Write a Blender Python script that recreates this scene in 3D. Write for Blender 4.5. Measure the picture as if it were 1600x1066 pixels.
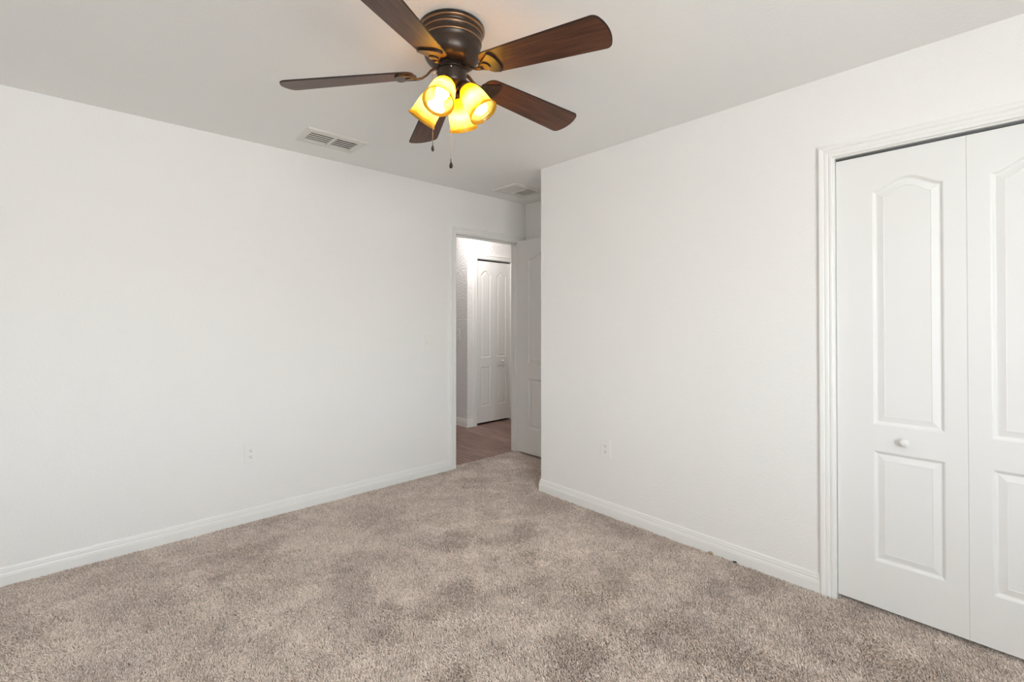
import bpy, bmesh, math, random
import numpy as np
from mathutils import Vector, Matrix

for o in list(bpy.data.objects):
    bpy.data.objects.remove(o, do_unlink=True)
random.seed(7)
scene = bpy.context.scene
COL = scene.collection
PI = math.pi

# ------------------------------------------------------------------ camera
H = 2.43                                   # ceiling height above the carpet
cam_d = bpy.data.cameras.new('camera')
cam = bpy.data.objects.new('camera', cam_d)
COL.objects.link(cam)
F_PX, YAW, PITCH, CY = 743.5, 0.82722, 0.0083, 494.0
cam_d.sensor_fit = 'HORIZONTAL'
cam_d.sensor_width = 36.0
cam_d.lens = 36.0 * F_PX / 1600.0
cam_d.shift_y = -(533.0 - CY) / 1600.0
cam_d.clip_start = 0.02
cam.location = (0.0, 0.0, 1.2847)
cam.rotation_euler = (PI / 2 + PITCH, 0, YAW - PI / 2)
scene.camera = cam

# ------------------------------------------------------------------ view, daylight, lamps
vs = scene.view_settings
vs.view_transform = 'Standard'
vs.look = 'None'
vs.gamma = 1.0
vs.use_curve_mapping = False
vs.exposure = 0.0
cy = scene.cycles
cy.use_denoising = True
cy.max_bounces = 14
cy.diffuse_bounces = 9
cy.glossy_bounces = 4
cy.transmission_bounces = 8
cy.transparent_max_bounces = 16
cy.sample_clamp_indirect = 8.0
cy.caustics_reflective = False
cy.caustics_refractive = False

SKY = 31.0
world = bpy.data.worlds.new('daylight')
scene.world = world
world.use_nodes = True
nt = world.node_tree
nt.nodes.clear()
w_out = nt.nodes.new('ShaderNodeOutputWorld')
w_bg = nt.nodes.new('ShaderNodeBackground')
w_tc = nt.nodes.new('ShaderNodeTexCoord')
w_sep = nt.nodes.new('ShaderNodeSeparateXYZ')
w_ramp = nt.nodes.new('ShaderNodeValToRGB')
w_map = nt.nodes.new('ShaderNodeMapRange')
w_map.inputs['From Min'].default_value = -1.0
w_map.inputs['From Max'].default_value = 1.0
nt.links.new(w_tc.outputs['Generated'], w_sep.inputs[0])
nt.links.new(w_sep.outputs['Z'], w_map.inputs['Value'])
nt.links.new(w_map.outputs[0], w_ramp.inputs[0])
nt.links.new(w_ramp.outputs[0], w_bg.inputs['Color'])
nt.links.new(w_bg.outputs[0], w_out.inputs[0])
w_bg.inputs['Strength'].default_value = SKY
rm = w_ramp.color_ramp                      # ground below, hazy bright horizon, deeper sky overhead
stops = [(0.0, 0.64), (0.49, 0.64), (0.515, 0.66), (0.545, 0.80), (0.59, 0.80), (0.65, 0.56), (0.76, 0.36), (1.0, 0.30)]
while len(rm.elements) < len(stops):
    rm.elements.new(0.5)
for e_, (p_, k_) in zip(rm.elements, stops):
    e_.position = p_
    e_.color = (0.90 * k_, 0.97 * k_, 1.02 * k_, 1) if p_ > 0.53 else (0.98 * k_, 1.0 * k_, 1.0 * k_, 1)

# window opening of the wall behind the camera (daylight comes in here)
WX0, WX1, WZ0, WZ1 = -0.80, 0.85, 0.90, 2.06
ROOM_Y0, ROOM_X0 = -1.50, -1.00
pl = bpy.data.lights.new('window_daylight_portal', 'AREA')
pl.shape = 'RECTANGLE'
pl.size = WX1 - WX0
pl.size_y = WZ1 - WZ0
pl.cycles.is_portal = True
po = bpy.data.objects.new('window_daylight_portal', pl)
COL.objects.link(po)
po.location = ((WX0 + WX1) / 2, ROOM_Y0 - 0.16, (WZ0 + WZ1) / 2)
po.rotation_euler = (PI / 2, 0, 0)          # looks along +Y into the room

hl = bpy.data.lights.new('hall_downlight', 'POINT')
hl.energy = 26.0
hl.color = (1.0, 0.95, 0.92)
hl.shadow_soft_size = 0.05
ho = bpy.data.objects.new('hall_downlight', hl)
COL.objects.link(ho)
ho.location = (3.30, 4.27, 2.36)

# ------------------------------------------------------------------ tagging and mesh helpers
def tag(o, label=None, cat=None, group=None, kind=None):
    if label: o['label'] = label
    if cat: o['category'] = cat
    if group: o['group'] = group
    if kind: o['kind'] = kind
    return o

def empty(name, loc=(0, 0, 0), rotz=0.0):
    o = bpy.data.objects.new(name, None)
    o.empty_display_size = 0.1
    COL.objects.link(o)
    o.location = loc
    o.rotation_euler = (0, 0, rotz)
    return o

class MB:
    """collects polygons and builds ONE mesh object"""
    def __init__(s):
        s.v, s.f, s.m, s.sm = [], [], [], []
    def add(s, vs_, fs_, mi=0, smooth=False):
        b = len(s.v)
        s.v += [tuple(p) for p in vs_]
        for f in fs_:
            s.f.append(tuple(b + i for i in f))
            s.m.append(mi)
            s.sm.append(smooth)
        return s
    def box(s, x0, x1, y0, y1, z0, z1, mi=0):
        vs_ = [(x0, y0, z0), (x1, y0, z0), (x1, y1, z0), (x0, y1, z0), (x0, y0, z1), (x1, y0, z1), (x1, y1, z1), (x0, y1, z1)]
        return s.add(vs_, [(3, 2, 1, 0), (4, 5, 6, 7), (0, 1, 5, 4), (1, 2, 6, 5), (2, 3, 7, 6), (3, 0, 4, 7)], mi)
    def bbox(s, x0, x1, y0, y1, z0, z1, bev=0.002, seg=2, mi=0):
        bm = bmesh.new()
        bmesh.ops.create_cube(bm, size=1.0)
        for v in bm.verts:
            v.co = ((x0 + x1) / 2 + v.co.x * (x1 - x0), (y0 + y1) / 2 + v.co.y * (y1 - y0), (z0 + z1) / 2 + v.co.z * (z1 - z0))
        bmesh.ops.bevel(bm, geom=bm.edges[:], offset=bev, segments=seg, profile=0.5, affect='EDGES')
        s.take(bm, mi)
        return s
    def take(s, bm, mi=0, smooth=False, M=None):
        bm.verts.index_update()
        vs_ = [(M @ v.co if M else v.co.copy()) for v in bm.verts]
        s.add(vs_, [[v.index for v in f.verts] for f in bm.faces], mi, smooth)
        bm.free()
        return s
    def lathe(s, prof, seg=48, M=None, mats=None, smooth=True, closed=False):
        """prof: (r, z) list turned about z; mats: material index per segment"""
        vs_, n = [], len(prof)
        for r, z in prof:
            for k in range(seg):
                a = 2 * PI * k / seg
                p = Vector((r * math.cos(a), r * math.sin(a), z))
                vs_.append(M @ p if M else p)
        for i in range(n if closed else n - 1):
            j = (i + 1) % n
            fs_ = []
            for k in range(seg):
                k2 = (k + 1) % seg
                fs_.append((i * seg + k, i * seg + k2, j * seg + k2, j * seg + k))
            if i == 0:
                b = len(s.v)
                s.v += [tuple(p) for p in vs_]
            for f in fs_:
                s.f.append(tuple(b + q for q in f))
                s.m.append(mats[i] if mats else 0)
                s.sm.append(smooth)
        return s
    def tube(s, pts, rad, seg=10, mi=0, flat=1.0):
        """round tube through pts; rad a number or a list; flat squashes it along z"""
        pts = [Vector(p) for p in pts]
        n = len(pts)
        rads = rad if isinstance(rad, (list, tuple)) else [rad] * n
        vs_ = []
        up = Vector((0, 0, 1))
        for i, p in enumerate(pts):
            t = (pts[min(i + 1, n - 1)] - pts[max(i - 1, 0)]).normalized()
            a = t.cross(up)
            if a.length < 1e-4:
                a = t.cross(Vector((1, 0, 0)))
            a.normalize()
            b = a.cross(t).normalized()
            for k in range(seg):
                q = 2 * PI * k / seg
                vs_.append(p + a * (rads[i] * math.cos(q)) + b * (rads[i] * flat * math.sin(q)))
        fs_ = []
        for i in range(n - 1):
            for k in range(seg):
                k2 = (k + 1) % seg
                fs_.append((i * seg + k, i * seg + k2, (i + 1) * seg + k2, (i + 1) * seg + k))
        fs_.append(tuple(range(seg - 1, -1, -1)))
        fs_.append(tuple((n - 1) * seg + k for k in range(seg)))
        return s.add(vs_, fs_, mi, True)
    def build(s, name, mats, parent=None, loc=None, recalc=True):
        me = bpy.data.meshes.new(name)
        me.from_pydata(s.v, [], s.f)
        if not isinstance(mats, (list, tuple)):
            mats = [mats]
        for m in mats:
            me.materials.append(m)
        me.polygons.foreach_set('material_index', s.m)
        me.polygons.foreach_set('use_smooth', s.sm)
        if recalc:
            bm = bmesh.new()
            bm.from_mesh(me)
            bmesh.ops.remove_doubles(bm, verts=bm.verts, dist=1e-6)
            bmesh.ops.recalc_face_normals(bm, faces=bm.faces)
            bm.to_mesh(me)
            bm.free()
        me.update()
        o = bpy.data.objects.new(name, me)
        COL.objects.link(o)
        if parent: o.parent = parent
        if loc: o.location = loc
        return o

def place_mats(o, matrix):
    o.matrix_basis = matrix
    return o

def offset_loop(pts, d):
    """inset a closed counter-clockwise loop of 2-D points by d"""
    n, out = len(pts), []
    for i in range(n):
        p0, p1, p2 = (Vector(pts[(i + k) % n]) for k in (-1, 0, 1))
        a, b = (p1 - p0).normalized(), (p2 - p1).normalized()
        na, nb = Vector((-a.y, a.x)), Vector((-b.y, b.x))
        m = na + nb
        m = m / max(0.2, m.dot(m)) * 2
        out.append((p1.x + m.x * d, p1.y + m.y * d))
    return out

def sweep(mb, path, prof, to3, closed=False, mi=0):
    """profile (offset to the left of the path, depth) swept with mitred corners along a 2-D path; to3(s, t, depth) -> point"""
    n, rings = len(path), []
    P = [Vector(p) for p in path]
    for i in range(n):
        if closed or 0 < i < n - 1:
            a = (P[i] - P[i - 1]).normalized()
            b = (P[(i + 1) % n] - P[i]).normalized()
            na, nb = Vector((-a.y, a.x)), Vector((-b.y, b.x))
            m = na + nb
            m = m / max(0.2, m.dot(m)) * 2
        else:
            a = (P[1] - P[0]).normalized() if i == 0 else (P[-1] - P[-2]).normalized()
            m = Vector((-a.y, a.x))
        rings.append([to3(P[i].x + m.x * o_, P[i].y + m.y * o_, d_) for o_, d_ in prof])
    k = len(prof)
    vs_ = [p for r in rings for p in r]
    fs_ = []
    for i in range(n if closed else n - 1):
        j = (i + 1) % n
        for q in range(k):
            q2 = (q + 1) % k
            fs_.append((i * k + q, i * k + q2, j * k + q2, j * k + q))
    if not closed:
        fs_.append(tuple(range(k)))
        fs_.append(tuple((n - 1) * k + q for q in range(k - 1, -1, -1)))
    mb.add(vs_, fs_, mi)
    return mb

# ------------------------------------------------------------------ materials
def new_mat(name):
    m = bpy.data.materials.new(name)
    m.use_nodes = True
    t = m.node_tree
    t.nodes.clear()
    out = t.nodes.new('ShaderNodeOutputMaterial')
    return m, t, out

def principled(t, base, rough=0.5, metal=0.0, spec=0.5):
    p = t.nodes.new('ShaderNodeBsdfPrincipled')
    p.inputs['Base Color'].default_value = (*base, 1)
    p.inputs['Roughness'].default_value = rough
    p.inputs['Metallic'].default_value = metal
    p.inputs['Specular IOR Level'].default_value = spec
    return p

def texco(t, kind='Object', scale=(1, 1, 1)):
    tc = t.nodes.new('ShaderNodeTexCoord')
    mp = t.nodes.new('ShaderNodeMapping')
    mp.inputs['Scale'].default_value = scale
    t.links.new(tc.outputs[kind], mp.inputs['Vector'])
    return mp.outputs[0]

def noise(t, vec, scale, detail=2.0, rough=0.5):
    n = t.nodes.new('ShaderNodeTexNoise')
    n.inputs['Scale'].default_value = scale
    n.inputs['Detail'].default_value = detail
    n.inputs['Roughness'].default_value = rough
    t.links.new(vec, n.inputs['Vector'])
    return n.outputs['Fac']

def ramp(t, fac, stops):
    r = t.nodes.new('ShaderNodeValToRGB')
    els = r.color_ramp.elements
    while len(els) < len(stops):
        els.new(0.5)
    for e, (p, c) in zip(els, stops):
        e.position = p
        e.color = (*c, 1) if len(c) == 3 else c
    t.links.new(fac, r.inputs[0])
    return r.outputs[0]

def bump(t, height, strength, dist):
    b = t.nodes.new('ShaderNodeBump')
    b.inputs['Strength'].default_value = strength
    b.inputs['Distance'].default_value = dist
    t.links.new(height, b.inputs['Height'])
    return b.outputs[0]

def paint(name, base, rough=0.6, tex=0.0, tex_scale=55.0, spec=0.3, dist=0.003):
    m, t, out = new_mat(name)
    p = principled(t, base, rough, 0, spec)
    v = texco(t)
    mix = ramp(t, noise(t, v, 1.3, 3), [(0.3, tuple(c * 0.985 for c in base)), (0.7, base)])
    t.links.new(mix, p.inputs['Base Color'])
    if tex:
        h = ramp(t, noise(t, v, tex_scale, 3, 0.55), [(0.38, (0, 0, 0)), (0.62, (1, 1, 1))])
        t.links.new(bump(t, h, tex, dist), p.inputs['Normal'])
    t.links.new(p.outputs[0], out.inputs[0])
    return m

def metal(name, base, rough, metallic=1.0, mottled=False):
    m, t, out = new_mat(name)
    p = principled(t, base, rough, metallic)
    if mottled:
        c = ramp(t, noise(t, texco(t), 22, 4), [(0.35, tuple(x * 0.8 for x in base)), (0.7, tuple(x * 1.25 for x in base))])
        t.links.new(c, p.inputs['Base Color'])
    t.links.new(p.outputs[0], out.inputs[0])
    return m

M_WALL = paint('wall_paint', (0.83, 0.825, 0.81), 0.75, 0.3, 100, 0.2, 0.002)
M_WALL_ROUGH = paint('hall_wall_paint', (0.80, 0.79, 0.78), 0.7, 0.8, 45, 0.2, 0.004)
M_CEIL = paint('ceiling_paint', (0.90, 0.897, 0.88), 0.85, 0.25, 70, 0.1, 0.002)
M_TRIM = paint('trim_enamel', (0.82, 0.82, 0.80), 0.35, 0, spec=0.4)
M_DOOR = paint('door_enamel', (0.80, 0.80, 0.79), 0.42, 0.05, 150, 0.4, 0.001)
M_PLATE = paint('switch_plate_plastic', (0.83, 0.82, 0.80), 0.3, 0, spec=0.5)
M_SLOT = paint('dark_slot', (0.03, 0.028, 0.025), 0.8)
M_VENT = paint('vent_enamel', (0.76, 0.74, 0.70), 0.45)
M_DUCT = paint('duct_dark', (0.10, 0.095, 0.085), 0.9)
M_TRACK = metal('track_steel', (0.16, 0.17, 0.18), 0.45, 0.9)
M_STEEL = metal('hinge_steel', (0.45, 0.43, 0.40), 0.4)
M_BRONZE = metal('oil_rubbed_bronze', (0.040, 0.028, 0.021), 0.34, 0.55, True)
M_COPPER = metal('rubbed_copper_edge', (0.34, 0.19, 0.10), 0.35, 0.9)
M_CHAIN = metal('chain_brass', (0.50, 0.40, 0.26), 0.35)
M_DARK = paint('closet_dark', (0.30, 0.29, 0.28), 0.9)

M_LINT = paint('tan_lint', (0.42, 0.33, 0.22), 0.95)
M_CRUMB = paint('dark_crumb', (0.05, 0.035, 0.035), 0.8)

def wood_blade_mat():
    m, t, out = new_mat('walnut_blade')
    p = principled(t, (0.1, 0.05, 0.03), 0.38, 0, 0.4)
    v = texco(t, 'Object', (2.2, 26, 26))
    n1 = noise(t, v, 2.6, 5, 0.65)
    col = ramp(t, n1, [(0.30, (0.036, 0.014, 0.008)), (0.50, (0.085, 0.032, 0.016)), (0.72, (0.150, 0.058, 0.026))])
    t.links.new(col, p.inputs['Base Color'])
    t.links.new(p.outputs[0], out.inputs[0])
    return m
M_BLADE = wood_blade_mat()
M_BLADE_EDGE = paint('blade_dark_edge', (0.025, 0.014, 0.010), 0.45)

def shade_mat():
    """amber tea-stained glass, paler in the middle of the bell; object z runs from neck (0) to lip (-0.145)"""
    m, t, out = new_mat('amber_glass')
    tc = t.nodes.new('ShaderNodeTexCoord')
    sep = t.nodes.new('ShaderNodeSeparateXYZ')
    t.links.new(tc.outputs['Object'], sep.inputs[0])
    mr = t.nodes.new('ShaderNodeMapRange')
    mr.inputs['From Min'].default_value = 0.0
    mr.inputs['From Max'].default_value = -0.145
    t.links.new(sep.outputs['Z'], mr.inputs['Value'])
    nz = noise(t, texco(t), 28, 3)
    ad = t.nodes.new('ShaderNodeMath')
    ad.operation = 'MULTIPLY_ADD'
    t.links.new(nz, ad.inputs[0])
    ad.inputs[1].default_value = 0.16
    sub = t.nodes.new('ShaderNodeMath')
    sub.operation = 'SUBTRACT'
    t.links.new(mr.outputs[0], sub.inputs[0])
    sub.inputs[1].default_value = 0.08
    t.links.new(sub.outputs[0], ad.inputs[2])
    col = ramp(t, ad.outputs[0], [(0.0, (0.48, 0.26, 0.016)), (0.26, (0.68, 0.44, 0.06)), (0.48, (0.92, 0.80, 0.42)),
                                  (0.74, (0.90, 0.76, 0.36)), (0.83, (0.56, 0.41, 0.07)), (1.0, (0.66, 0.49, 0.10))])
    tl = t.nodes.new('ShaderNodeBsdfTranslucent')
    df = t.nodes.new('ShaderNodeBsdfDiffuse')
    tp = t.nodes.new('ShaderNodeBsdfTransparent')
    gl = t.nodes.new('ShaderNodeBsdfGlossy')
    gl.inputs['Roughness'].default_value = 0.12
    for n in (tl, df, tp):
        t.links.new(col, n.inputs['Color'])
    def mix(a, b, f):
        x = t.nodes.new('ShaderNodeMixShader')
        x.inputs[0].default_value = f
        t.links.new(a, x.inputs[1])
        t.links.new(b, x.inputs[2])
        return x.outputs[0]
    s1 = mix(tl.outputs[0], df.outputs[0], 0.14)
    s2 = mix(s1, tp.outputs[0], 0.22)
    s3 = mix(s2, gl.outputs[0], 0.05)
    t.links.new(s3, out.inputs[0])
    return m
M_SHADE = shade_mat()

BULB = 60.0
def bulb_mat():
    m, t, out = new_mat('lit_bulb')
    e = t.nodes.new('ShaderNodeEmission')
    e.inputs['Color'].default_value = (1.0, 0.80, 0.46, 1)
    e.inputs['Strength'].default_value = BULB
    t.links.new(e.outputs[0], out.inputs[0])
    return m
M_BULB = bulb_mat()

def glass_mat():
    m, t, out = new_mat('window_glass')
    tp = t.nodes.new('ShaderNodeBsdfTransparent')
    gl = t.nodes.new('ShaderNodeBsdfGlossy')
    gl.inputs['Roughness'].default_value = 0.02
    x = t.nodes.new('ShaderNodeMixShader')
    x.inputs[0].default_value = 0.06
    t.links.new(tp.outputs[0], x.inputs[1])
    t.links.new(gl.outputs[0], x.inputs[2])
    t.links.new(x.outputs[0], out.inputs[0])
    return m
M_GLASS = glass_mat()

def plank_mat():
    """vinyl planks running along Y, 0.18 wide"""
    m, t, out = new_mat('hall_planks')
    p = principled(t, (0.2, 0.13, 0.1), 0.45, 0, 0.35)
    tc = t.nodes.new('ShaderNodeTexCoord')
    rot = t.nodes.new('ShaderNodeMapping')
    rot.inputs['Rotation'].default_value = (0, 0, PI / 2)
    t.links.new(tc.outputs['Object'], rot.inputs['Vector'])
    br = t.nodes.new('ShaderNodeTexBrick')
    br.offset = 0.37
    br.inputs['Scale'].default_value = 1.0
    br.inputs['Brick Width'].default_value = 1.2
    br.inputs['Row Height'].default_value = 0.16
    br.inputs['Mortar Size'].default_value = 0.0018
    br.inputs['Color1'].default_value = (0.24, 0.155, 0.125, 1)
    br.inputs['Color2'].default_value = (0.34, 0.225, 0.19, 1)
    br.inputs['Mortar'].default_value = (0.09, 0.055, 0.045, 1)
    t.links.new(rot.outputs[0], br.inputs['Vector'])
    g = noise(t, texco(t, 'Object', (24, 1.6, 1)), 2.0, 5, 0.65)
    gc = ramp(t, g, [(0.30, (0.42, 0.39, 0.37)), (0.52, (0.9, 0.88, 0.87)), (0.72, (1.35, 1.3, 1.28))])
    mx = t.nodes.new('ShaderNodeMix')
    mx.data_type = 'RGBA'
    mx.blend_type = 'MULTIPLY'
    mx.inputs['Factor'].default_value = 1.0
    t.links.new(br.outputs['Color'], mx.inputs['A'])
    t.links.new(gc, mx.inputs['B'])
    t.links.new(mx.outputs['Result'], p.inputs['Base Color'])
    t.links.new(p.outputs[0], out.inputs[0])
    return m
M_PLANK = plank_mat()

CARPET_LO, CARPET_HI = (0.41, 0.340, 0.297), (0.90, 0.790, 0.710)
def carpet_mat():
    m, t, out = new_mat('carpet_yarn')
    at = t.nodes.new('ShaderNodeAttribute')
    at.attribute_name = 'tint'
    col = ramp(t, at.outputs['Fac'], [(0.0, CARPET_LO), (1.0, CARPET_HI)])
    d = principled(t, (0.4, 0.3, 0.3), 0.85, 0, 0.15)
    t.links.new(col, d.inputs['Base Color'])
    t.links.new(d.outputs[0], out.inputs[0])
    return m
M_CARPET = carpet_mat()

def carpet_back_mat():
    m, t, out = new_mat('carpet_backing')
    p = principled(t, (0.2, 0.16, 0.14), 0.95, 0, 0.1)
    c = ramp(t, noise(t, texco(t), 160, 3), [(0.35, (0.16, 0.125, 0.105)), (0.7, (0.34, 0.275, 0.24))])
    t.links.new(c, p.inputs['Base Color'])
    t.links.new(p.outputs[0], out.inputs[0])
    return m
M_BACK = carpet_back_mat()

# ------------------------------------------------------------------ room shell
YW, XW, YC, XR = 3.38, 2.603, 2.505, 3.289     # doorway wall, closet wall, its end, nook wall
TH = 0.115
YW2, YH = YW + TH, 4.59                         # hall side of the doorway wall, hall closet wall
FZ = -0.012                                     # carpet backing and plank level
DX0, DX1, DZ = 2.447, 3.206, 2.035              # doorway between the jamb faces
CY1, CZ = 0.611, 2.036                          # closet opening: jamb face nearest the nook, head
CY0 = CY1 - 1.770
HX0, HX1, HZ = 3.640, 4.200, 2.036              # hall closet opening
JT = 0.018                                      # jamb board thickness

def struct(name, mb, mat, label=None, cat=None, parent=None):
    o = mb.build(name, mat, parent)
    if parent is None:
        tag(o, label, cat, kind='structure')
    return o

struct('floor', MB().box(ROOM_X0 - TH, XR + TH, ROOM_Y0 - TH, YW + 0.06, FZ - 0.1, FZ), M_BACK,
       'carpet backing across the bedroom floor under the beige pile', 'floor')
struct('floor_hall', MB().box(1.1, 5.3, YW + 0.06, 6.6, FZ - 0.1, FZ), M_PLANK,
       'mauve-brown wood-look plank floor of the hall beyond the doorway', 'floor')
V1 = (1.050, 1.347, 2.930, 3.090)                # vent openings in the ceiling
V2 = (2.745, 3.035, 2.948, 3.150)
w = MB()
cx0, cx1, cy0, cy1 = ROOM_X0 - TH, 5.4, ROOM_Y0 - TH, 6.7
w.box(cx0, cx1, cy0, V1[2], H, H + 0.1)
w.box(cx0, cx1, V2[3], cy1, H, H + 0.1)
w.box(cx0, V1[0], V1[2], V2[3], H, H + 0.1)
w.box(V1[1], V2[0], V1[2], V2[3], H, H + 0.1)
w.box(V2[1], cx1, V1[2], V2[3], H, H + 0.1)
w.box(V1[0], V1[1], V1[3], V2[3], H, H + 0.1)
w.box(V2[0], V2[1], V1[2], V2[2], H, H + 0.1)
struct('ceiling', w, M_CEIL, 'off-white textured ceiling above the fan', 'ceiling')

w = MB()
w.box(ROOM_X0 - TH, DX0 - JT, YW, YW2, FZ, H)
w.box(DX1 + JT, XR, YW, YW2, FZ, H)
w.box(DX0 - JT, DX1 + JT, YW, YW2, DZ + JT, H)
struct('wall_left', w, M_WALL, 'long off-white wall with the doorway to the hall at its right end', 'wall')
w = MB()
w.box(XW, XW + TH, CY1 + JT, YC, FZ, H)
w.box(XW, XW + TH, ROOM_Y0, CY0 - JT, FZ, H)
w.box(XW, XW + TH, CY0 - JT, CY1 + JT, CZ + JT, H)
w.box(XW + TH, XR, YC - TH, YC, FZ, H)
struct('wall_right', w, M_WALL, 'off-white textured wall holding the white bifold closet door', 'wall')
struct('wall_nook', MB().box(XR, XR + TH, ROOM_Y0 - TH, YW2, FZ, H), M_WALL,
       'narrow shaded wall behind the open door in the nook', 'wall')
w = MB()
w.box(ROOM_X0, WX0, ROOM_Y0 - TH, ROOM_Y0, FZ, H)
w.box(WX1, XR, ROOM_Y0 - TH, ROOM_Y0, FZ, H)
w.box(WX0, WX1, ROOM_Y0 - TH, ROOM_Y0, FZ, WZ0)
w.box(WX0, WX1, ROOM_Y0 - TH, ROOM_Y0, WZ1, H)
struct('wall_window', w, M_WALL, 'off-white wall behind the viewpoint with the window', 'wall')
struct('wall_rear', MB().box(ROOM_X0 - TH, ROOM_X0, ROOM_Y0 - TH, YW, FZ, H), M_WALL,
       'plain off-white wall closing the room beside the viewpoint', 'wall')
w = MB()
w.box(3.49, HX0 - JT, YH, YH + TH, FZ, H)
w.box(HX1 + JT, 5.3, YH, YH + TH, FZ, H)
w.box(HX0 - JT, HX1 + JT, YH, YH + TH, HZ + JT, H)
struct('wall_hall_closet', w, M_WALL_ROUGH, 'hall wall around the white bifold door seen through the doorway', 'wall')
struct('wall_hall_side', MB().box(3.49, 3.49 + TH, YH + TH, 6.6, FZ, H), M_WALL_ROUGH,
       'grey shaded textured hall wall seen at the left of the doorway', 'wall')
struct('wall_hall_end', MB().box(1.1, 3.605, 6.6, 6.7, FZ, H), M_WALL, 'far end wall of the hall', 'wall')
struct('wall_hall_west', MB().box(1.0, 1.1, YW2, 6.7, FZ, H), M_WALL, 'hall wall hidden left of the doorway', 'wall')
struct('wall_hall_east', MB().box(5.3, 5.4, YW, 6.7, FZ, H), M_WALL, 'hall wall hidden right of the doorway', 'wall')
struct('wall_hall_south', MB().box(XR + TH, 5.3, YW, YW2, FZ, H), M_WALL, 'hall wall continuing past the nook', 'wall')
struct('wall_hall_closet_rear', MB().box(3.605, 5.3, YH + 0.7, YH + 0.8, FZ, H), M_DARK, 'dark back of the hall closet', 'wall')

# window behind the viewpoint
win = empty('window_1', ((WX0 + WX1) / 2, ROOM_Y0 - 0.06, WZ0))
tag(win, 'white sash window in the wall behind the viewpoint', 'window', kind='structure')
ww, wh = WX1 - WX0, WZ1 - WZ0
f = MB()
for x0, x1, z0, z1 in ((-ww / 2, -ww / 2 + 0.04, 0, wh), (ww / 2 - 0.04, ww / 2, 0, wh), (-ww / 2 + 0.04, ww / 2 - 0.04, 0, 0.04),
                       (-ww / 2 + 0.04, ww / 2 - 0.04, wh - 0.04, wh), (-0.025, 0.025, 0.04, wh - 0.04)):
    f.box(x0, x1, -0.03, 0.03, z0, z1)
f.build('window_frame', M_TRIM, win)
MB().box(-ww / 2 + 0.04, -0.025, -0.003, 0.003, 0.04, wh - 0.04).build('pane', M_GLASS, win)
MB().box(0.025, ww / 2 - 0.04, -0.003, 0.003, 0.04, wh - 0.04).build('pane', M_GLASS, win)
MB().bbox(-ww / 2 - 0.03, ww / 2 + 0.03, 0.058, 0.10, -0.03, -0.002, 0.004).build('window_sill', M_TRIM, win)

# ------------------------------------------------------------------ baseboards (colonial profile: height, projection)
BASE = [(0.0, 0.0), (0.0, 0.0125), (0.047, 0.0125), (0.050, 0.0105), (0.053, 0.0118), (0.060, 0.0085), (0.068, 0.0085),
        (0.0705, 0.0068), (0.078, 0.0058), (0.083, 0.0036), (0.085, 0.0)]
BASE = [(z + FZ * (1 - z / 0.085), d) for z, d in BASE]

def baseboard(name, path, label):
    """path: plan points, room on the left-hand side"""
    mb = MB()
    n, k, rings = len(path), len(BASE), []
    P = [Vector(p) for p in path]
    for i in range(n):
        if 0 < i < n - 1:
            a, b = (P[i] - P[i - 1]).normalized(), (P[i + 1] - P[i]).normalized()
            m = Vector((-a.y, a.x)) + Vector((-b.y, b.x))
            m = m / max(0.2, m.dot(m)) * 2
        else:
            a = (P[1] - P[0]).normalized() if i == 0 else (P[-1] - P[-2]).normalized()
            m = Vector((-a.y, a.x))
        rings += [(P[i].x + m.x * d, P[i].y + m.y * d, z) for z, d in BASE]
    fs_ = []
    for i in range(n - 1):
        for q in range(k):
            q2 = (q + 1) % k
            fs_.append((i * k + q, i * k + q2, (i + 1) * k + q2, (i + 1) * k + q))
    fs_.append(tuple(range(k)))
    fs_.append(tuple((n - 1) * k + q for q in range(k - 1, -1, -1)))
    mb.add(rings, fs_)
    struct(name, mb, M_TRIM, label, 'baseboard')

CW = 0.058                                       # casing width
RV = 0.006                                       # reveal
baseboard('baseboard_left', [(DX0 - RV - CW, YW), (ROOM_X0, YW)], 'white moulded baseboard along the long left wall')
baseboard('baseboard_right', [(XW, CY1 + RV + CW), (XW, YC), (XR, YC)], 'white moulded baseboard from the closet casing round the outside corner')
baseboard('baseboard_nook', [(XR, YC + 0.0126), (XR, YW)], 'short baseboard behind the open door')
baseboard('baseboard_rear', [(ROOM_X0, YW - 0.0126), (ROOM_X0, ROOM_Y0)], 'baseboard of the wall beside the viewpoint')
baseboard('baseboard_window', [(ROOM_X0 + 0.0126, ROOM_Y0), (XW, ROOM_Y0)], 'baseboard under the window')
baseboard('baseboard_hall', [(HX0 - RV - CW, YH), (3.49, YH), (3.49, 6.6)], 'white baseboard turning the corner of the hall walls')

# ------------------------------------------------------------------ casings and jambs
# (offset away from the opening, projection)
CASE = [(0.0, 0.0), (0.0, 0.010), (0.004, 0.0125), (0.012, 0.0125), (0.016, 0.0100), (0.020, 0.0120), (0.030, 0.0135), (0.034, 0.0118),
        (0.038, 0.0150), (0.050, 0.0175), (0.055, 0.0165), (0.058, 0.0120), (0.058, 0.0)]

def casing(mb, s0, s1, head, to3):
    sweep(mb, [(s1 + RV, FZ), (s1 + RV, head + RV), (s0 - RV, head + RV), (s0 - RV, FZ)], [(-o_, d_) for o_, d_ in CASE], to3)

def jamb(mb, s0, s1, head, to3, d0, d1):
    for a, b, z0, z1 in ((s0 - JT, s0, FZ, head), (s1, s1 + JT, FZ, head), (s0 - JT, s1 + JT, head, head + JT)):
        vs_ = [to3(s, z, d) for d in (d0, d1) for s, z in ((a, z0), (b, z0), (b, z1), (a, z1))]
        mb.add(vs_, [(0, 1, 2, 3), (7, 6, 5, 4), (0, 4, 5, 1), (1, 5, 6, 2), (2, 6, 7, 3), (3, 7, 4, 0)])

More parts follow.
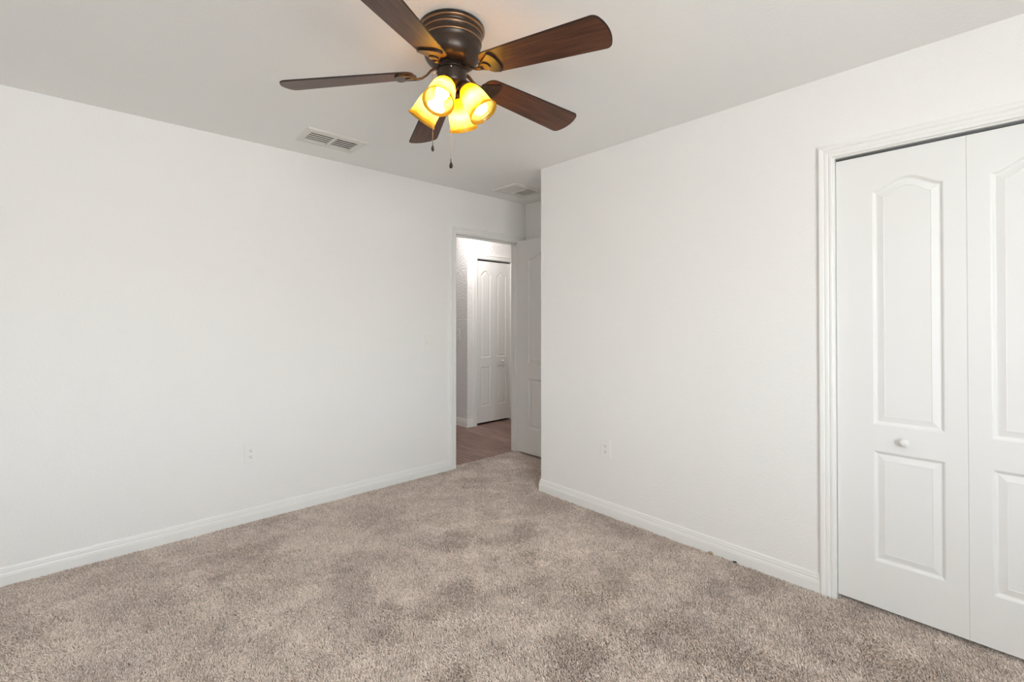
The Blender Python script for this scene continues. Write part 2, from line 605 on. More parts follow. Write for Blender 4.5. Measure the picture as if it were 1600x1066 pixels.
# doorway to the hall
t1 = empty('trim_1', (0, 0, 0))
tag(t1, 'white casing and jamb around the doorway in the left wall', 'trim', kind='structure')
mb = MB()
casing(mb, DX0, DX1 - 0.004, DZ, lambda s, z, d: (s, YW - d, z))
mb.build('casing', M_TRIM, t1)
mb = MB()
casing(mb, DX0, DX1, DZ, lambda s, z, d: (s, YW2 + d, z))
mb.build('casing', M_TRIM, t1)
mb = MB()
jamb(mb, DX0, DX1, DZ, lambda s, z, d: (s, YW + d, z), 0.0, TH)
jb = mb.build('jamb', M_TRIM, t1)
mb = MB()                                        # door stop
for a, b, z0, z1 in ((DX0, DX0 + 0.011, FZ, DZ - 0.011), (DX1 - 0.011, DX1, FZ, DZ - 0.011), (DX0, DX1, DZ - 0.011, DZ)):
    mb.bbox(a, b, YW + 0.040, YW + 0.072, z0, z1, 0.002, 1)
mb.build('door_stop', M_TRIM, t1)
mb = MB()
mb.bbox(DX0, DX0 + 0.0012, YW + 0.006, YW + 0.032, 0.90, 0.957, 0.0004, 1)
mb.build('strike_plate', M_STEEL, t1)

# bedroom closet
t2 = empty('trim_2', (0, 0, 0))
tag(t2, 'white fluted casing and jamb around the closet in the right wall', 'trim', kind='structure')
mb = MB()
casing(mb, CY0, CY1, CZ, lambda s, z, d: (XW - d, s, z))
mb.build('casing', M_TRIM, t2)
mb = MB()
jamb(mb, CY0, CY1, CZ, lambda s, z, d: (XW + d, s, z), 0.0, TH)
mb.build('jamb', M_TRIM, t2)
mb = MB()
mb.box(XW + 0.020, XW + 0.050, CY0 + 0.002, CY1 - 0.002, CZ - 0.0085, CZ - 0.0005)
mb.build('track', M_TRACK, t2)

# hall closet
t3 = empty('trim_3', (0, 0, 0))
tag(t3, 'white casing around the hall bifold door', 'trim', kind='structure')
mb = MB()
casing(mb, HX0, HX1, HZ, lambda s, z, d: (s, YH - d, z))
mb.build('casing', M_TRIM, t3)
mb = MB()
jamb(mb, HX0, HX1, HZ, lambda s, z, d: (s, YH + d, z), 0.0, TH)
mb.build('jamb', M_TRIM, t3)
mb = MB()
mb.box(HX0 + 0.002, HX1 - 0.002, YH + 0.020, YH + 0.050, HZ - 0.0085, HZ - 0.0005)
mb.build('track', M_TRACK, t3)

# ------------------------------------------------------------------ panelled door leaves
PROF = [(0.004, -0.0015), (0.0115, -0.0085), (0.016, -0.0090), (0.040, -0.0028), (0.0415, -0.0042)]   # (inset, height) rings of one moulded panel

def panel_outline(x0, x1, z0, z1, arch):
    pts = [(x0, z0), (x1, z0)]
    if arch:
        n = 28
        for i in range(n + 1):
            u = i / n
            pts.append((x1 + (x0 - x1) * u, z1 + arch * max(0.0, math.sin(PI * u)) ** 1.6))
    else:
        pts += [(x1, z1), (x0, z1)]
    return pts

def leaf(name, wd, ht, th, panels, parent, matrix, scale=1.0):
    """front face at y = 0 looking to -y, width along x, hinge-side corner at the origin"""
    bm = bmesh.new()
    outer = [bm.verts.new((x, 0, z)) for x, z in ((0.0015, 0.0015), (wd - 0.0015, 0.0015), (wd - 0.0015, ht - 0.0015), (0.0015, ht - 0.0015))]
    edges = [bm.edges.new((outer[i], outer[(i + 1) % 4])) for i in range(4)]
    loops = []
    for (x0, x1, z0, z1, arch) in panels:
        pts = panel_outline(x0, x1, z0, z1, arch)
        ring = [bm.verts.new((x, 0, z)) for x, z in pts]
        edges += [bm.edges.new((ring[i], ring[(i + 1) % len(ring)])) for i in range(len(ring))]
        loops.append(((x0, x1, z0, z1, arch), ring))
    bmesh.ops.triangle_fill(bm, edges=edges, use_beauty=True)
    for pts, ring in loops:
        prev = ring
        x0, x1, z0, z1, arch = pts
        n = len(ring)
        for ins, hgt in PROF:
            i_ = ins * scale
            q = panel_outline(x0 + i_, x1 - i_, z0 + i_, z1 - i_ * (0.78 if arch else 1.0), arch - 0.30 * i_ if arch else 0)
            cur = [bm.verts.new((x, -hgt * scale, z)) for x, z in q]
            for i in range(n):
                j = (i + 1) % n
                bm.faces.new((prev[i], prev[j], cur[j], cur[i]))
            prev = cur
        ed = [bm.edges.get((prev[i], prev[(i + 1) % n])) or bm.edges.new((prev[i], prev[(i + 1) % n])) for i in range(n)]
        bmesh.ops.triangle_fill(bm, edges=ed, use_beauty=True)
    b1 = [bm.verts.new((x, 0.0015, z)) for x, z in ((0, 0), (wd, 0), (wd, ht), (0, ht))]
    b2 = [bm.verts.new((x, th, z)) for x, z in ((0, 0), (wd, 0), (wd, ht), (0, ht))]
    for i in range(4):
        j = (i + 1) % 4
        bm.faces.new((outer[i], outer[j], b1[j], b1[i]))
        bm.faces.new((b1[i], b1[j], b2[j], b2[i]))
    bm.faces.new(b2)
    mb = MB().take(bm)
    o = mb.build(name, M_DOOR, parent)
    o.matrix_basis = matrix
    return o

def knob(parent, matrix, mat, s=1.0):
    prof = [(0.0001, 0.0), (0.0095 * s, 0.0), (0.0085 * s, 0.004 * s), (0.0065 * s, 0.010 * s), (0.0085 * s, 0.014 * s), (0.0150 * s, 0.018 * s),
            (0.0172 * s, 0.0235 * s), (0.0160 * s, 0.029 * s), (0.0105 * s, 0.0335 * s), (0.0045 * s, 0.035 * s), (0.0001, 0.0352 * s)]
    o = MB().lathe(prof, 32).build('knob', mat, parent)
    o.matrix_basis = matrix
    return o

# bedroom closet bifold: local x runs toward -Y, front looks to -X
DB = 0.014                                        # gap under the leaves
DH = CZ - 0.012 - DB
FX = XW + 0.016                                   # face plane of the leaves
d2 = empty('door_2', (FX, CY1, 0))
tag(d2, 'white arched-panel bifold closet door in the right wall', 'door', kind='structure')
def rot_to_right_wall(y, z):
    return Matrix(((0, 1, 0, 0), (-1, 0, 0, y), (0, 0, 1, z), (0, 0, 0, 1)))
LW = 0.4415
GAP = 0.0004
up, lo = (0.822 - DB, 1.858 - DB), (0.218 - DB, 0.706 - DB)
lf1 = leaf('leaf', LW, DH, 0.034, [(0.137, 0.3745, up[0], up[1], 0.050), (0.137, 0.3745, lo[0], lo[1], 0)], d2, rot_to_right_wall(-0.0015, DB))
lf2 = leaf('leaf', LW, DH, 0.034, [(LW - 0.3745, LW - 0.137, up[0], up[1], 0.050), (LW - 0.3745, LW - 0.137, lo[0], lo[1], 0)], d2, rot_to_right_wall(-0.0015 - LW - GAP, DB))
lf3 = leaf('leaf', LW, DH, 0.034, [(0.137, 0.3745, up[0], up[1], 0.050), (0.137, 0.3745, lo[0], lo[1], 0)], d2, rot_to_right_wall(-0.0025 - 2 * LW - GAP, DB))
lf4 = leaf('leaf', LW, DH, 0.034, [(LW - 0.3745, LW - 0.137, up[0], up[1], 0.050), (LW - 0.3745, LW - 0.137, lo[0], lo[1], 0)], d2, rot_to_right_wall(-0.0025 - 3 * LW - 2 * GAP, DB))
knob(lf4, Matrix.Translation((LW - 0.2465, 0, 0.761 - DB)) @ Matrix.Rotation(PI / 2, 4, 'X'), M_DOOR)
knob(lf1, Matrix.Translation((0.2465, 0, 0.761 - DB)) @ Matrix.Rotation(PI / 2, 4, 'X'), M_DOOR)
mb = MB().tube([(0, 0, -0.004), (0, 0, 0.010)], 0.004, 12)
pv = mb.build('pivot_pin', M_STEEL, lf1)
pv.location = (0.024, 0.017, DH)

# hall bifold: local x along +X, front looks to -Y
d3 = empty('door_3', (HX0, YH + 0.016, 0))
tag(d3, 'white bifold door across the hall, seen through the doorway', 'door', kind='structure')
LWH = 0.278
p_h = (0.071, 0.226)
g1 = leaf('leaf', LWH, DH, 0.034, [(p_h[0], p_h[1], up[0], up[1], 0.05), (p_h[0], p_h[1], lo[0], lo[1], 0)], d3, Matrix.Translation((0.0015, 0, DB - 0.004)), 0.8)
g2 = leaf('leaf', LWH, DH, 0.034, [(LWH - p_h[1], LWH - p_h[0], up[0], up[1], 0.05), (LWH - p_h[1], LWH - p_h[0], lo[0], lo[1], 0)], d3, Matrix.Translation((0.0015 + LWH + GAP, 0, DB - 0.004)), 0.8)
knob(g2, Matrix.Translation((LWH / 2, 0, 0.761 - DB)) @ Matrix.Rotation(PI / 2, 4, 'X'), M_DOOR)

# bedroom door, swung open 90 degrees into the nook: local x toward -Y, face looks to -X
d1 = empty('door_1', (DX1 - 0.035, YW - 0.008, 0))
tag(d1, 'white two-panel door standing open against the nook', 'door', kind='structure')
DW = 0.755
RDB = 0.018
slab = leaf('slab', DW, 2.068 - RDB - 0.018, 0.035, [(0.150, DW - 0.150, 0.868 - RDB, 1.862 - RDB, 0.062), (0.150, DW - 0.150, 0.255 - RDB, 0.728 - RDB, 0)],
            d1, rot_to_right_wall(0, RDB), 1.15)
for zc in (0.22, 1.03, 1.85):
    mb = MB()
    mb.tube([(0.0375, 0.004, zc - 0.044), (0.0375, 0.004, zc + 0.044)], 0.0055, 12)
    mb.bbox(0.0352, 0.0368, -0.030, 0.004, zc - 0.044, zc + 0.044, 0.0004, 1)
    mb.build('hinge', M_STEEL, d1)
prof = [(0.0001, 0.0), (0.032, 0.0), (0.031, 0.006), (0.012, 0.010), (0.011, 0.030), (0.020, 0.036), (0.0265, 0.048), (0.0255, 0.060), (0.017, 0.068), (0.0001, 0.070)]
dk = MB().lathe(prof, 32).build('door_knob', M_STEEL, slab)
dk.matrix_basis = Matrix.Translation((DW - 0.065, 0, 0.92 - RDB)) @ Matrix.Rotation(PI / 2, 4, 'X')

# ------------------------------------------------------------------ outlets and switches (built facing -Y, origin on the wall)
def screw(mb, x, z, y=-0.0064):
    mb.lathe([(0.0001, 0.0012), (0.0022, 0.0010), (0.0033, 0.0)], 14, Matrix.Translation((x, y + 0.0002, z)) @ Matrix.Rotation(PI / 2, 4, 'X'))

def outlet(label, loc, rotz):
    r = tag(empty('wall_outlet', loc, rotz), label, 'outlet', None)
    MB().bbox(-0.0375, 0.0375, -0.0065, 0.0, -0.061, 0.061, 0.0028, 2).build('plate', M_PLATE, r)
    for zc in (0.0195, -0.0195):
        mb = MB()
        pts = []
        for i in range(40):
            a = 2 * PI * i / 40
            pts.append((0.0172 * math.cos(a), max(-0.0122, min(0.0122, 0.0172 * math.sin(a)))))
        n = len(pts)
        vs_ = [(x, -0.0055, z + zc) for x, z in pts] + [(x * 0.97, -0.0082, z * 0.97 + zc) for x, z in pts]
        mb.add(vs_, [(i, (i + 1) % n, n + (i + 1) % n, n + i) for i in range(n)] + [tuple(range(n, 2 * n))])
        rc = mb.build('receptacle', M_PLATE, r)
        s = MB()
        s.box(-0.0075, -0.0053, -0.0085, -0.0079, zc - 0.0008, zc + 0.0072)
        s.box(0.0053, 0.0071, -0.0085, -0.0079, zc + 0.0002, zc + 0.0066)
        s.lathe([(0.0001, 0.0004), (0.0028, 0.0004), (0.0028, -0.0002)], 16, Matrix.Translation((0, -0.0082, zc - 0.0075)) @ Matrix.Rotation(PI / 2, 4, 'X'))
        s.build('slots', M_SLOT, rc)
    mb = MB()
    screw(mb, 0, 0)
    mb.build('screw', M_PLATE, r)
    return r

def switch(label, loc, rotz, gangs):
    r = tag(empty('light_switch', loc, rotz), label, 'switch', None)
    hw = 0.0375 if gangs == 1 else 0.0585
    MB().bbox(-hw, hw, -0.0065, 0.0, -0.0605, 0.0605, 0.0028, 2).build('plate', M_PLATE, r)
    for k in range(gangs):
        xc = 0 if gangs == 1 else (-0.023 + 0.046 * k)
        up_ = -1 if k == 0 else 1
        mb = MB()
        mb.bbox(xc - 0.0052, xc + 0.0052, -0.0072, -0.0058, -0.0122, 0.0122, 0.0006, 1, 1)
        vs_ = [(xc - 0.0040, -0.0068, -0.008), (xc + 0.0040, -0.0068, -0.008), (xc + 0.0040, -0.0068, 0.008), (xc - 0.0040, -0.0068, 0.008),
               (xc - 0.0033, -0.0175, up_ * 0.0085 - 0.0028), (xc + 0.0033, -0.0175, up_ * 0.0085 - 0.0028), (xc + 0.0033, -0.0175, up_ * 0.0085 + 0.0028), (xc - 0.0033, -0.0175, up_ * 0.0085 + 0.0028)]
        mb.add(vs_, [(3, 2, 1, 0), (4, 5, 6, 7), (0, 1, 5, 4), (1, 2, 6, 5), (2, 3, 7, 6), (3, 0, 4, 7)])
        mb.build('toggle', [M_PLATE, M_VENT], r)
        for z in (-0.030, 0.030):
            mb = MB()
            screw(mb, xc, z)
            mb.build('screw', M_PLATE, r)
    return r

outlet('white duplex outlet low on the long left wall', (0.835, YW, 0.431), 0)
outlet('white duplex outlet low on the right wall near the outside corner', (XW, 1.908, 0.431), -PI / 2)
switch('white double toggle switch on the left wall beside the doorway', (2.170, YW, 1.092), 0, 2)
switch('white toggle switch on the grey hall wall through the doorway', (3.49, 4.772, 1.100), -PI / 2, 1)

# ------------------------------------------------------------------ ceiling vents
def vent(label, x0, x1, y0, y1, gx, gy0, gy1, slats, mid, fin, tilt):
    """frame x0..x1 / y0..y1, grille between gx[0]..gx[1] and gy0..gy1, hung under the ceiling"""
    cx, cyy = (x0 + x1) / 2, (y0 + y1) / 2
    r = tag(empty('ceiling_vent', (cx, cyy, H)), label, 'vent', None)
    X0, X1, Y0, Y1 = x0 - cx, x1 - cx, y0 - cyy, y1 - cyy
    a0, a1, b0, b1 = gx[0] - cx, gx[1] - cx, gy0 - cyy, gy1 - cyy
    def ringf(mb, L):
        # nested rectangles (outer->inner) with heights
        vs_, fs_ = [], []
        for (p0, p1, q0, q1, z) in L:
            vs_ += [(p0, q0, z), (p1, q0, z), (p1, q1, z), (p0, q1, z)]
        for i in range(len(L) - 1):
            for k in range(4):
                k2 = (k + 1) % 4
                fs_.append((i * 4 + k, i * 4 + k2, i * 4 + 4 + k2, i * 4 + 4 + k))
        mb.add(vs_, fs_)
    mb = MB()
    ringf(mb, [(X0, X1, Y0, Y1, 0.0), (X0, X1, Y0, Y1, -0.002), (X0 + 0.008, X1 - 0.008, Y0 + 0.008, Y1 - 0.008, -0.009),
               (a0 - 0.003, a1 + 0.003, b0 - 0.003, b1 + 0.003, -0.0105), (a0, a1, b0, b1, -0.009), (a0, a1, b0, b1, 0.0)])
    if mid:
        mb.box(-mid / 2, mid / 2, b0, b1, -0.0105, -0.002)
    mb.build('frame', M_VENT, r)
    mb = MB()
    for q in ((a0, a1, b0, b1, 0.09, 0.095), (a0 + 0.0005, a0 + 0.003, b0, b1, 0.0, 0.09), (a1 - 0.003, a1 - 0.0005, b0, b1, 0.0, 0.09), (a0, a1, b0 + 0.0005, b0 + 0.003, 0.0, 0.09), (a0, a1, b1 - 0.003, b1 - 0.0005, 0.0, 0.09)):
        mb.box(*q)
    mb.build('duct', M_DUCT, r)
    for (s0, s1), tl_ in zip(((a0, -mid / 2), (mid / 2, a1)), tilt):
        mb = MB()
        for i in range(slats):
            y = b0 + (b1 - b0) * (i + 0.5) / slats
            c_, s_ = math.cos(tl_), math.sin(tl_)
            pts = [(-fin / 2, -0.0005), (fin / 2, -0.0005), (fin / 2, 0.0005), (-fin / 2, 0.0005)]
            prof_ = [(y + u * c_ - v_ * s_, -0.002 + u * s_ + v_ * c_) for u, v_ in pts]
            vs_ = [(x, yy, zz) for x in (s0, s1) for yy, zz in prof_]
            mb.add(vs_, [(0, 1, 2, 3), (7, 6, 5, 4), (0, 4, 5, 1), (1, 5, 6, 2), (2, 6, 7, 3), (3, 7, 4, 0)])
        mb.build('louvers', M_VENT, r)
    return r

vent('white two-section supply vent on the ceiling near the left wall', 1.012, 1.392, 2.878, 3.135, V1[:2], V1[2], V1[3], 5, 0.016, 0.0170, (-0.02, 0.04))
vent('white air vent on the ceiling just before the nook corner', 2.705, 3.075, 2.905, 3.195, V2[:2], V2[2], V2[3], 7, 0.010, 0.0190, (-0.40, 0.05))

# ------------------------------------------------------------------ ceiling fan
FC = Vector((1.087, 1.531, 0.0))
fan = empty('ceiling_fan', (FC.x, FC.y, H))
tag(fan, 'dark bronze ceiling fan with five walnut blades and four lit amber shades', 'fan')
zc = lambda z: z - H
# motor housing: flange, rings, bowl
hp = [(0.0001, 0.0), (0.124, 0.0), (0.1275, -0.003), (0.1290, -0.010), (0.1285, -0.016), (0.1265, -0.0185), (0.1225, -0.0200), (0.1195, -0.0250), (0.1185, -0.032),
      (0.1200, -0.0345), (0.1185, -0.0370), (0.1165, -0.045), (0.1160, -0.058), (0.1172, -0.0605), (0.1160, -0.0632), (0.1120, -0.0660),
      (0.1118, -0.085), (0.1100, -0.102), (0.1060, -0.116), (0.0985, -0.129), (0.0880, -0.138), (0.0740, -0.144), (0.0600, -0.1465), (0.0001, -0.147)]
hm = [0] * (len(hp) - 1)
for i in (4, 5, 8, 9, 12, 13):
    hm[i] = 1
MB().lathe(hp, 96, mats=hm).build('motor_housing', [M_BRONZE, M_COPPER], fan)
fw = [(0.0001, -0.1472), (0.050, -0.1472), (0.052, -0.150), (0.052, -0.160), (0.0555, -0.1625), (0.0555, -0.1655), (0.050, -0.167), (0.0001, -0.167)]
MB().lathe(fw, 64).build('flywheel', M_BRONZE, fan)
sp = [(0.0001, -0.1672), (0.0545, -0.1672), (0.0575, -0.1695), (0.0572, -0.178), (0.0560, -0.212), (0.0535, -0.221), (0.0480, -0.226), (0.0300, -0.229), (0.0160, -0.236),
      (0.0135, -0.246), (0.0135, -0.262), (0.0160, -0.268), (0.0130, -0.277), (0.0070, -0.281), (0.0055, -0.288), (0.0035, -0.291), (0.0001, -0.292)]
sw = MB().lathe(sp, 64).build('switch_housing', M_BRONZE, fan)
for a in (0.9, 2.5, 4.05, 5.6):
    mb = MB()
    mb.lathe([(0.0001, 0.0022), (0.0028, 0.0018), (0.0036, 0.0)], 12, Matrix.Rotation(a, 4, 'Z') @ Matrix.Translation((0.0574, 0, -0.176)) @ Matrix.Rotation(PI / 2, 4, 'Y'))
    mb.build('screw', M_STEEL, sw)

# blades: one mesh, five objects; local x outward, y across, z up
def blade_mesh():
    W0, W1, RT = 0.0560, 0.0755, 0.634
    r0 = 0.148
    half = []                                   # +y side from root to tip
    for i in range(9):                          # rounded root
        a = PI / 2 * i / 8
        half.append((r0 + 0.040 * (1 - math.cos(a)), W0 * math.sin(a) ** 0.75))
    half.append((0.30, W0 + (W1 - W0) * 0.30))
    half.append((0.45, W0 + (W1 - W0) * 0.62))
    BG, FR = 0.022, 0.020                       # tip bulge, corner rounding
    yc_ = W1 - FR
    p0_, p1_, p2_ = (RT - FR, W1 - 0.0008), (RT + 0.001, W1 + 0.0005), (RT + BG * (1 - (yc_ / W1) ** 2), yc_)
    for i in range(9):
        u = i / 8
        half.append(tuple((1 - u) ** 2 * a_ + 2 * u * (1 - u) * b_ + u * u * c_ for a_, b_, c_ in zip(p0_, p1_, p2_)))
    for f_ in (0.8, 0.6, 0.4, 0.2):
        half.append((RT + BG * (1 - (yc_ * f_ / W1) ** 2), yc_ * f_))
    pts = half + [(RT + BG, 0.0)] + [(x, -y) for x, y in reversed(half[1:])]
    pts = [(x, y) for x, y in pts]
    t2_ = 0.0030
    ins = offset_loop(pts[::-1], 0.0028)[::-1]
    n = len(pts)
    mb = MB()
    L = [[(x, y, -t2_) for x, y in ins], [(x, y, -t2_ + 0.0012) for x, y in pts], [(x, y, t2_ - 0.0012) for x, y in pts], [(x, y, t2_) for x, y in ins]]
    vs_ = [p for l in L for p in l]
    mb.add(vs_, [tuple(range(n))[::-1], tuple(range(3 * n, 4 * n))], 0)
    mb.add(vs_, [(k * n + i, k * n + (i + 1) % n, (k + 1) * n + (i + 1) % n, (k + 1) * n + i) for k in range(3) for i in range(n)], 1)
    return mb

def iron_mesh():
    """arm from the flywheel down to a spade-shaped plate under the blade root"""
    mb = MB()
    pts = [(0.046, 0.0, 0.020), (0.062, 0.0, 0.019), (0.080, 0.0, 0.012), (0.100, 0.0, -0.004), (0.118, 0.0, -0.013), (0.136, 0.0, -0.0155), (0.156, 0, -0.0145)]
    mb.tube(pts, [0.012, 0.0105, 0.0085, 0.0075, 0.008, 0.010, 0.012], 12, 0, 0.5)
    def spade(x0, x1, w0, w1, z0, z1):
        half = [(x0, w0)]
        for i in range(1, 8):
            u = i / 7
            half.append((x0 + (x1 - 0.022 - x0) * u, w0 + (w1 - w0) * (u ** 1.25)))
        for i in range(1, 7):
            a = PI / 2 * i / 6
            half.append((x1 - 0.022 + 0.022 * math.sin(a), w1 * (1 - (1 - math.cos(a)) * 0.999) ** 0.8 if i < 6 else 0.0))
        pts_ = half + [(x, -y) for x, y in reversed(half[:-1])]
        n = len(pts_)
        ins = offset_loop(pts_[::-1], 0.0014)[::-1]
        vs_ = [(x, y, z1) for x, y in pts_] + [(x, y, z0 + 0.001) for x, y in pts_] + [(x, y, z0) for x, y in ins]
        mb.add(vs_, [(i, (i + 1) % n, n + (i + 1) % n, n + i) for i in range(n)] + [(n + i, n + (i + 1) % n, 2 * n + (i + 1) % n, 2 * n + i) for i in range(n)]
               + [tuple(range(n)), tuple(range(2 * n, 3 * n))[::-1]])
    spade(0.140, 0.224, 0.014, 0.050, -0.0115, -0.0032)
    spade(0.138, 0.184, 0.010, 0.020, -0.0165, -0.0114)
    return mb

b0 = blade_mesh().build('blade', [M_BLADE, M_BLADE_EDGE], fan)
i0 = iron_mesh().build('blade_iron', M_BRONZE, fan)
A0, PH, DR, TX = 1.1905, -0.2323, 0.0853, 0.0293
ZB = -0.171
for k in range(5):
    a = A0 + 2 * PI * k / 5
    bo = b0 if k == 0 else b0.copy()
    io = i0 if k == 0 else i0.copy()
    if k:
        COL.objects.link(bo)
        COL.objects.link(io)
    ex = Vector((math.cos(a), math.sin(a), -DR + TX * math.cos(a)))
    ty = Vector((-math.sin(a) * math.cos(PH), math.cos(a) * math.cos(PH), math.sin(PH) - TX * math.sin(a)))
    ex.normalize()
    ty = (ty - ex * ty.dot(ex)).normalized()
    ez = ex.cross(ty)
    Mx = Matrix(((ex.x, ty.x, ez.x, 0), (ex.y, ty.y, ez.y, 0), (ex.z, ty.z, ez.z, ZB), (0, 0, 0, 1)))
    bo.matrix_basis = Mx
    io.matrix_basis = Mx

# light kit: four sockets, bulbs and bell shades
SH_L = 0.128
def shade_mesh():
    outer = [(0.0225, 0.0), (0.0235, -0.006), (0.0310, -0.014), (0.0395, -0.028), (0.0445, -0.045), (0.0475, -0.065), (0.0490, -0.085), (0.0500, -0.103),
             (0.0520, -0.112), (0.0525, -0.1145), (0.0520, -0.117), (0.0545, -0.122), (0.0570, -0.1265), (0.0572, -0.1285)]
    inner = [(r - 0.0026, z) for r, z in outer]
    inner[-1] = (0.0545, -0.1288)
    return MB().lathe(outer + inner[::-1], 48, closed=True)
socket_prof = [(0.0001, 0.020), (0.008, 0.020), (0.0105, 0.014), (0.0200, 0.011), (0.0235, 0.006), (0.0260, -0.002), (0.0262, -0.010), (0.0240, -0.012), (0.0001, -0.012)]
bulb_prof = [(0.0001, -0.012), (0.011, -0.012), (0.0125, -0.020), (0.013, -0.030), (0.0185, -0.042), (0.0235, -0.056), (0.0250, -0.068), (0.0225, -0.081), (0.0150, -0.091), (0.006, -0.0952), (0.0001, -0.096)]
s0 = MB().lathe(socket_prof, 40).build('socket', M_BRONZE, fan)
h0 = shade_mesh().build('lamp_shade', M_SHADE, fan)
u0 = MB().lathe(bulb_prof, 32).build('bulb', M_BULB, fan)
g0 = MB().tube([(0.010, 0, -0.243), (0.022, 0, -0.236), (0.034, 0, -0.228), (0.0455, 0, -0.224)], 0.0075, 12).build('lamp_arm', M_BRONZE, fan)
TILT = math.radians(35)
for k in range(4):
    az = math.radians(32.4) + PI / 2 * k
    so, sh, bu, ar = (s0, h0, u0, g0) if k == 0 else (s0.copy(), h0.copy(), u0.copy(), g0.copy())
    if k:
        for q in (so, sh, bu, ar):
            COL.objects.link(q)
    # neck 0.055 out; the axis leans outward by TILT from straight down
    Mx = Matrix.Rotation(az, 4, 'Z') @ Matrix.Translation((0.054, 0, -0.236)) @ Matrix.Rotation(-TILT, 4, 'Y') @ Matrix.Scale(1.05, 4)
    for q in (so, sh, bu):
        q.matrix_basis = Mx
    ar.matrix_basis = Matrix.Rotation(az, 4, 'Z')

# pull chains with drop fobs
def pull_chain(x, y, z0, z1, tw, r_in, lift):
    mb = MB()
    n = int((z0 - z1) / 0.0042)
    mb.tube([(x, y, z0), (x, y, z1)], 0.0007, 6)
    for i in range(n):
        z = z0 - (i + 0.5) * (z0 - z1) / n
        mb.lathe([(0.0001, 0.0016), (0.0011, 0.0011), (0.0015, 0.0), (0.0011, -0.0011), (0.0001, -0.0016)], 6, Matrix.Translation((x, y, z)))
    rr = math.hypot(x, y)
    mb.tube([(x / rr * r_in, y / rr * r_in, z0 + abs(lift)), ((x + x / rr * r_in) / 2, (y + y / rr * r_in) / 2, z0 + lift * 0.9), (x, y, z0 - 0.003)], [0.0030, 0.0026, 0.0018], 10)
    c = mb.build('pull_chain', M_CHAIN, fan)
    f_ = MB().lathe([(0.0001, 0.0), (0.0022, -0.001), (0.0026, -0.005), (0.0016, -0.008), (0.0024, -0.012), (0.0062, -0.019), (0.0092, -0.0265), (0.0088, -0.032), (0.0060, -0.0365), (0.0001, -0.038)], 24,
                    Matrix.Translation((x, y, z1 + 0.001)) @ Matrix.Rotation(tw, 4, 'Z') @ Matrix.Diagonal((1.0, 0.62, 1.0, 1.0)))
    f_.build('fob', M_BRONZE, c)
pull_chain(-0.0718, 0.0253, -0.190, 1.973 - H, 0.8, 0.056, 0.004)
pull_chain(0.0093, 0.0186, -0.232, 1.923 - H, 1.6, 0.020, -0.004)

# ------------------------------------------------------------------ carpet pile
rng = np.random.default_rng(11)
def vnoise(x, y, cell, seed):
    """smooth value noise in -1..1"""
    r_ = np.random.default_rng(seed)
    g = r_.uniform(-1, 1, (96, 96))
    u, v = (x + 3.0) / cell, (y + 3.0) / cell
    iu, iv = np.floor(u).astype(int), np.floor(v).astype(int)
    fu, fv = u - iu, v - iv
    fu, fv = fu * fu * (3 - 2 * fu), fv * fv * (3 - 2 * fv)
    q = lambda a, b: g[a % 96, b % 96]
    return (q(iu, iv) * (1 - fu) + q(iu + 1, iv) * fu) * (1 - fv) + (q(iu, iv + 1) * (1 - fu) + q(iu + 1, iv + 1) * fu) * fv

STEP = 0.0046
xs = np.arange(ROOM_X0 + 0.004, XR - 0.004, STEP)
ys = np.arange(ROOM_Y0 + 0.004, YW + 0.056, STEP)
X, Y = np.meshgrid(xs, ys)
X, Y = X.ravel(), Y.ravel()
X = X + rng.uniform(-0.5, 0.5, X.size) * STEP
Y = Y + rng.uniform(-0.5, 0.5, Y.size) * STEP
e_ = 0.014
keep = ((X < XW - e_) & (Y < YW - e_)) | ((X < XR - e_) & (Y > YC + e_) & (Y < YW - e_)) | ((X > DX0 + 0.003) & (X < DX1 - 0.003) & (Y >= YW - e_))
keep |= (X >= XW - e_) & (X < XW + 0.16) & (Y > CY0 + 0.004) & (Y < CY1 - 0.004)
keep &= (X > ROOM_X0 + e_) & (Y > ROOM_Y0 + e_)
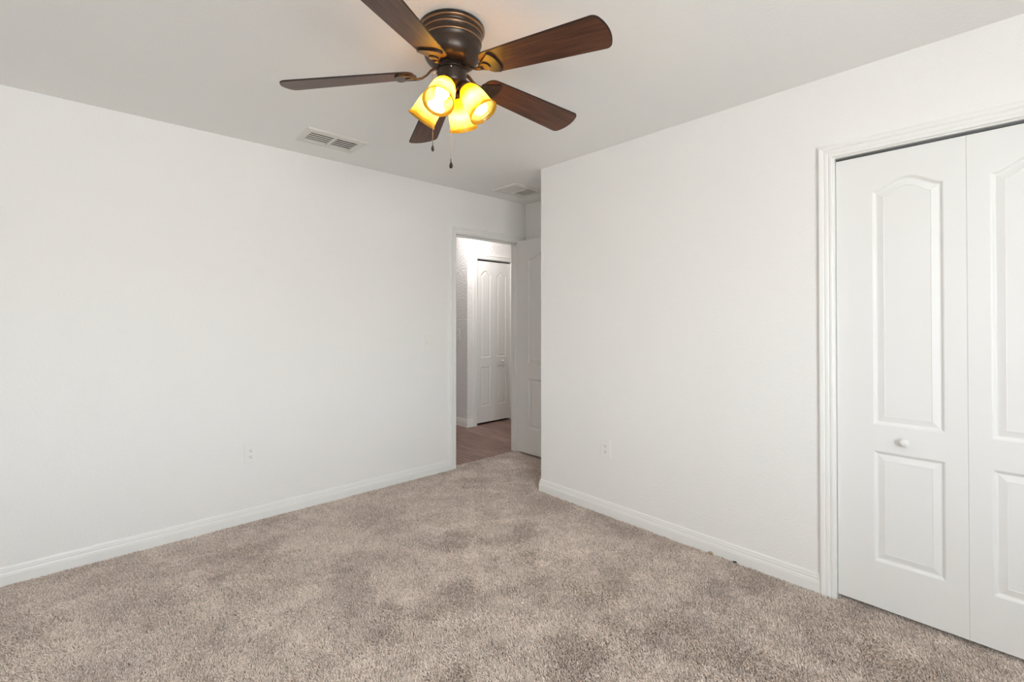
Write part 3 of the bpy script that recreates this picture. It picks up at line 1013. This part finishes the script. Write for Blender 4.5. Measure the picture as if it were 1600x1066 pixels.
# only where a view from near the photograph's camera can reach
dx_, dy_ = X * math.cos(YAW) + Y * math.sin(YAW), X * math.sin(YAW) - Y * math.cos(YAW)
keep &= dx_ > 0.75
X, Y = X[keep], Y[keep]
N = X.size
patch = 0.55 * vnoise(X, Y, 0.115, 1) + 0.50 * vnoise(X, Y, 0.055, 2) + 0.25 * vnoise(X, Y, 0.36, 3)
lean_a = 2.2 + 1.4 * vnoise(X, Y, 0.22, 4) + 1.1 * vnoise(X, Y, 0.09, 5) + rng.normal(0, 0.75, N)
lean = np.clip(0.55 + 0.45 * patch + rng.normal(0, 0.22, N), 0.05, 1.15)
length = rng.uniform(0.0105, 0.0150, N)
hz = length * np.cos(lean)
hr = length * np.sin(lean)
pos = np.zeros((N, 4, 3), np.float32)
for k, u in enumerate((0.0, 0.4, 0.75, 1.0)):
    bend = u ** 1.5
    pos[:, k, 0] = X + hr * bend * np.cos(lean_a) + (rng.normal(0, 0.0007, N) if k else 0)
    pos[:, k, 1] = Y + hr * bend * np.sin(lean_a) + (rng.normal(0, 0.0007, N) if k else 0)
    pos[:, k, 2] = FZ - 0.0005 + hz * u
tint = np.clip(0.55 + rng.normal(0, 0.31, N) + 0.17 * patch, 0, 1).astype(np.float32)
rad = np.tile(np.array([0.0013, 0.0016, 0.0015, 0.0008], np.float32), (N, 1))
hc = bpy.data.hair_curves.new('carpet_pile')
hc.add_curves([4] * N)
hc.attributes['position'].data.foreach_set('vector', pos.ravel())
ra = hc.attributes.get('radius') or hc.attributes.new('radius', 'FLOAT', 'POINT')
ra.data.foreach_set('value', rad.ravel())
ta = hc.attributes.new('tint', 'FLOAT', 'CURVE')
ta.data.foreach_set('value', tint)
hc.materials.append(M_CARPET)
carpet = bpy.data.objects.new('carpet_pile', hc)
COL.objects.link(carpet)
tag(carpet, 'beige mottled carpet pile covering the whole bedroom floor', 'carpet', None, 'stuff')
print('tufts', N)

# bits lying on the carpet along the right baseboard
def bit(name, label, cat, loc, size, mat, seed):
    r_ = random.Random(seed)
    bm = bmesh.new()
    bmesh.ops.create_icosphere(bm, subdivisions=2, radius=1.0)
    for v in bm.verts:
        k = r_.uniform(0.72, 1.2)
        v.co = Vector((v.co.x * size[0] * k, v.co.y * size[1] * k, v.co.z * size[2] * k))
    o = MB().take(bm, 0, True).build(name, mat)
    o.location = loc
    tag(o, label, cat)
bit('lint_tuft', 'small tan tuft of lint on the carpet against the right baseboard', 'lint', (XW - 0.022, 1.192, 0.004), (0.008, 0.013, 0.008), M_LINT, 3)
bit('debris_crumb', 'tiny dark crumb on the carpet beside the right baseboard', 'crumb', (XW - 0.020, 1.064, 0.002), (0.005, 0.011, 0.004), M_CRUMB, 5)
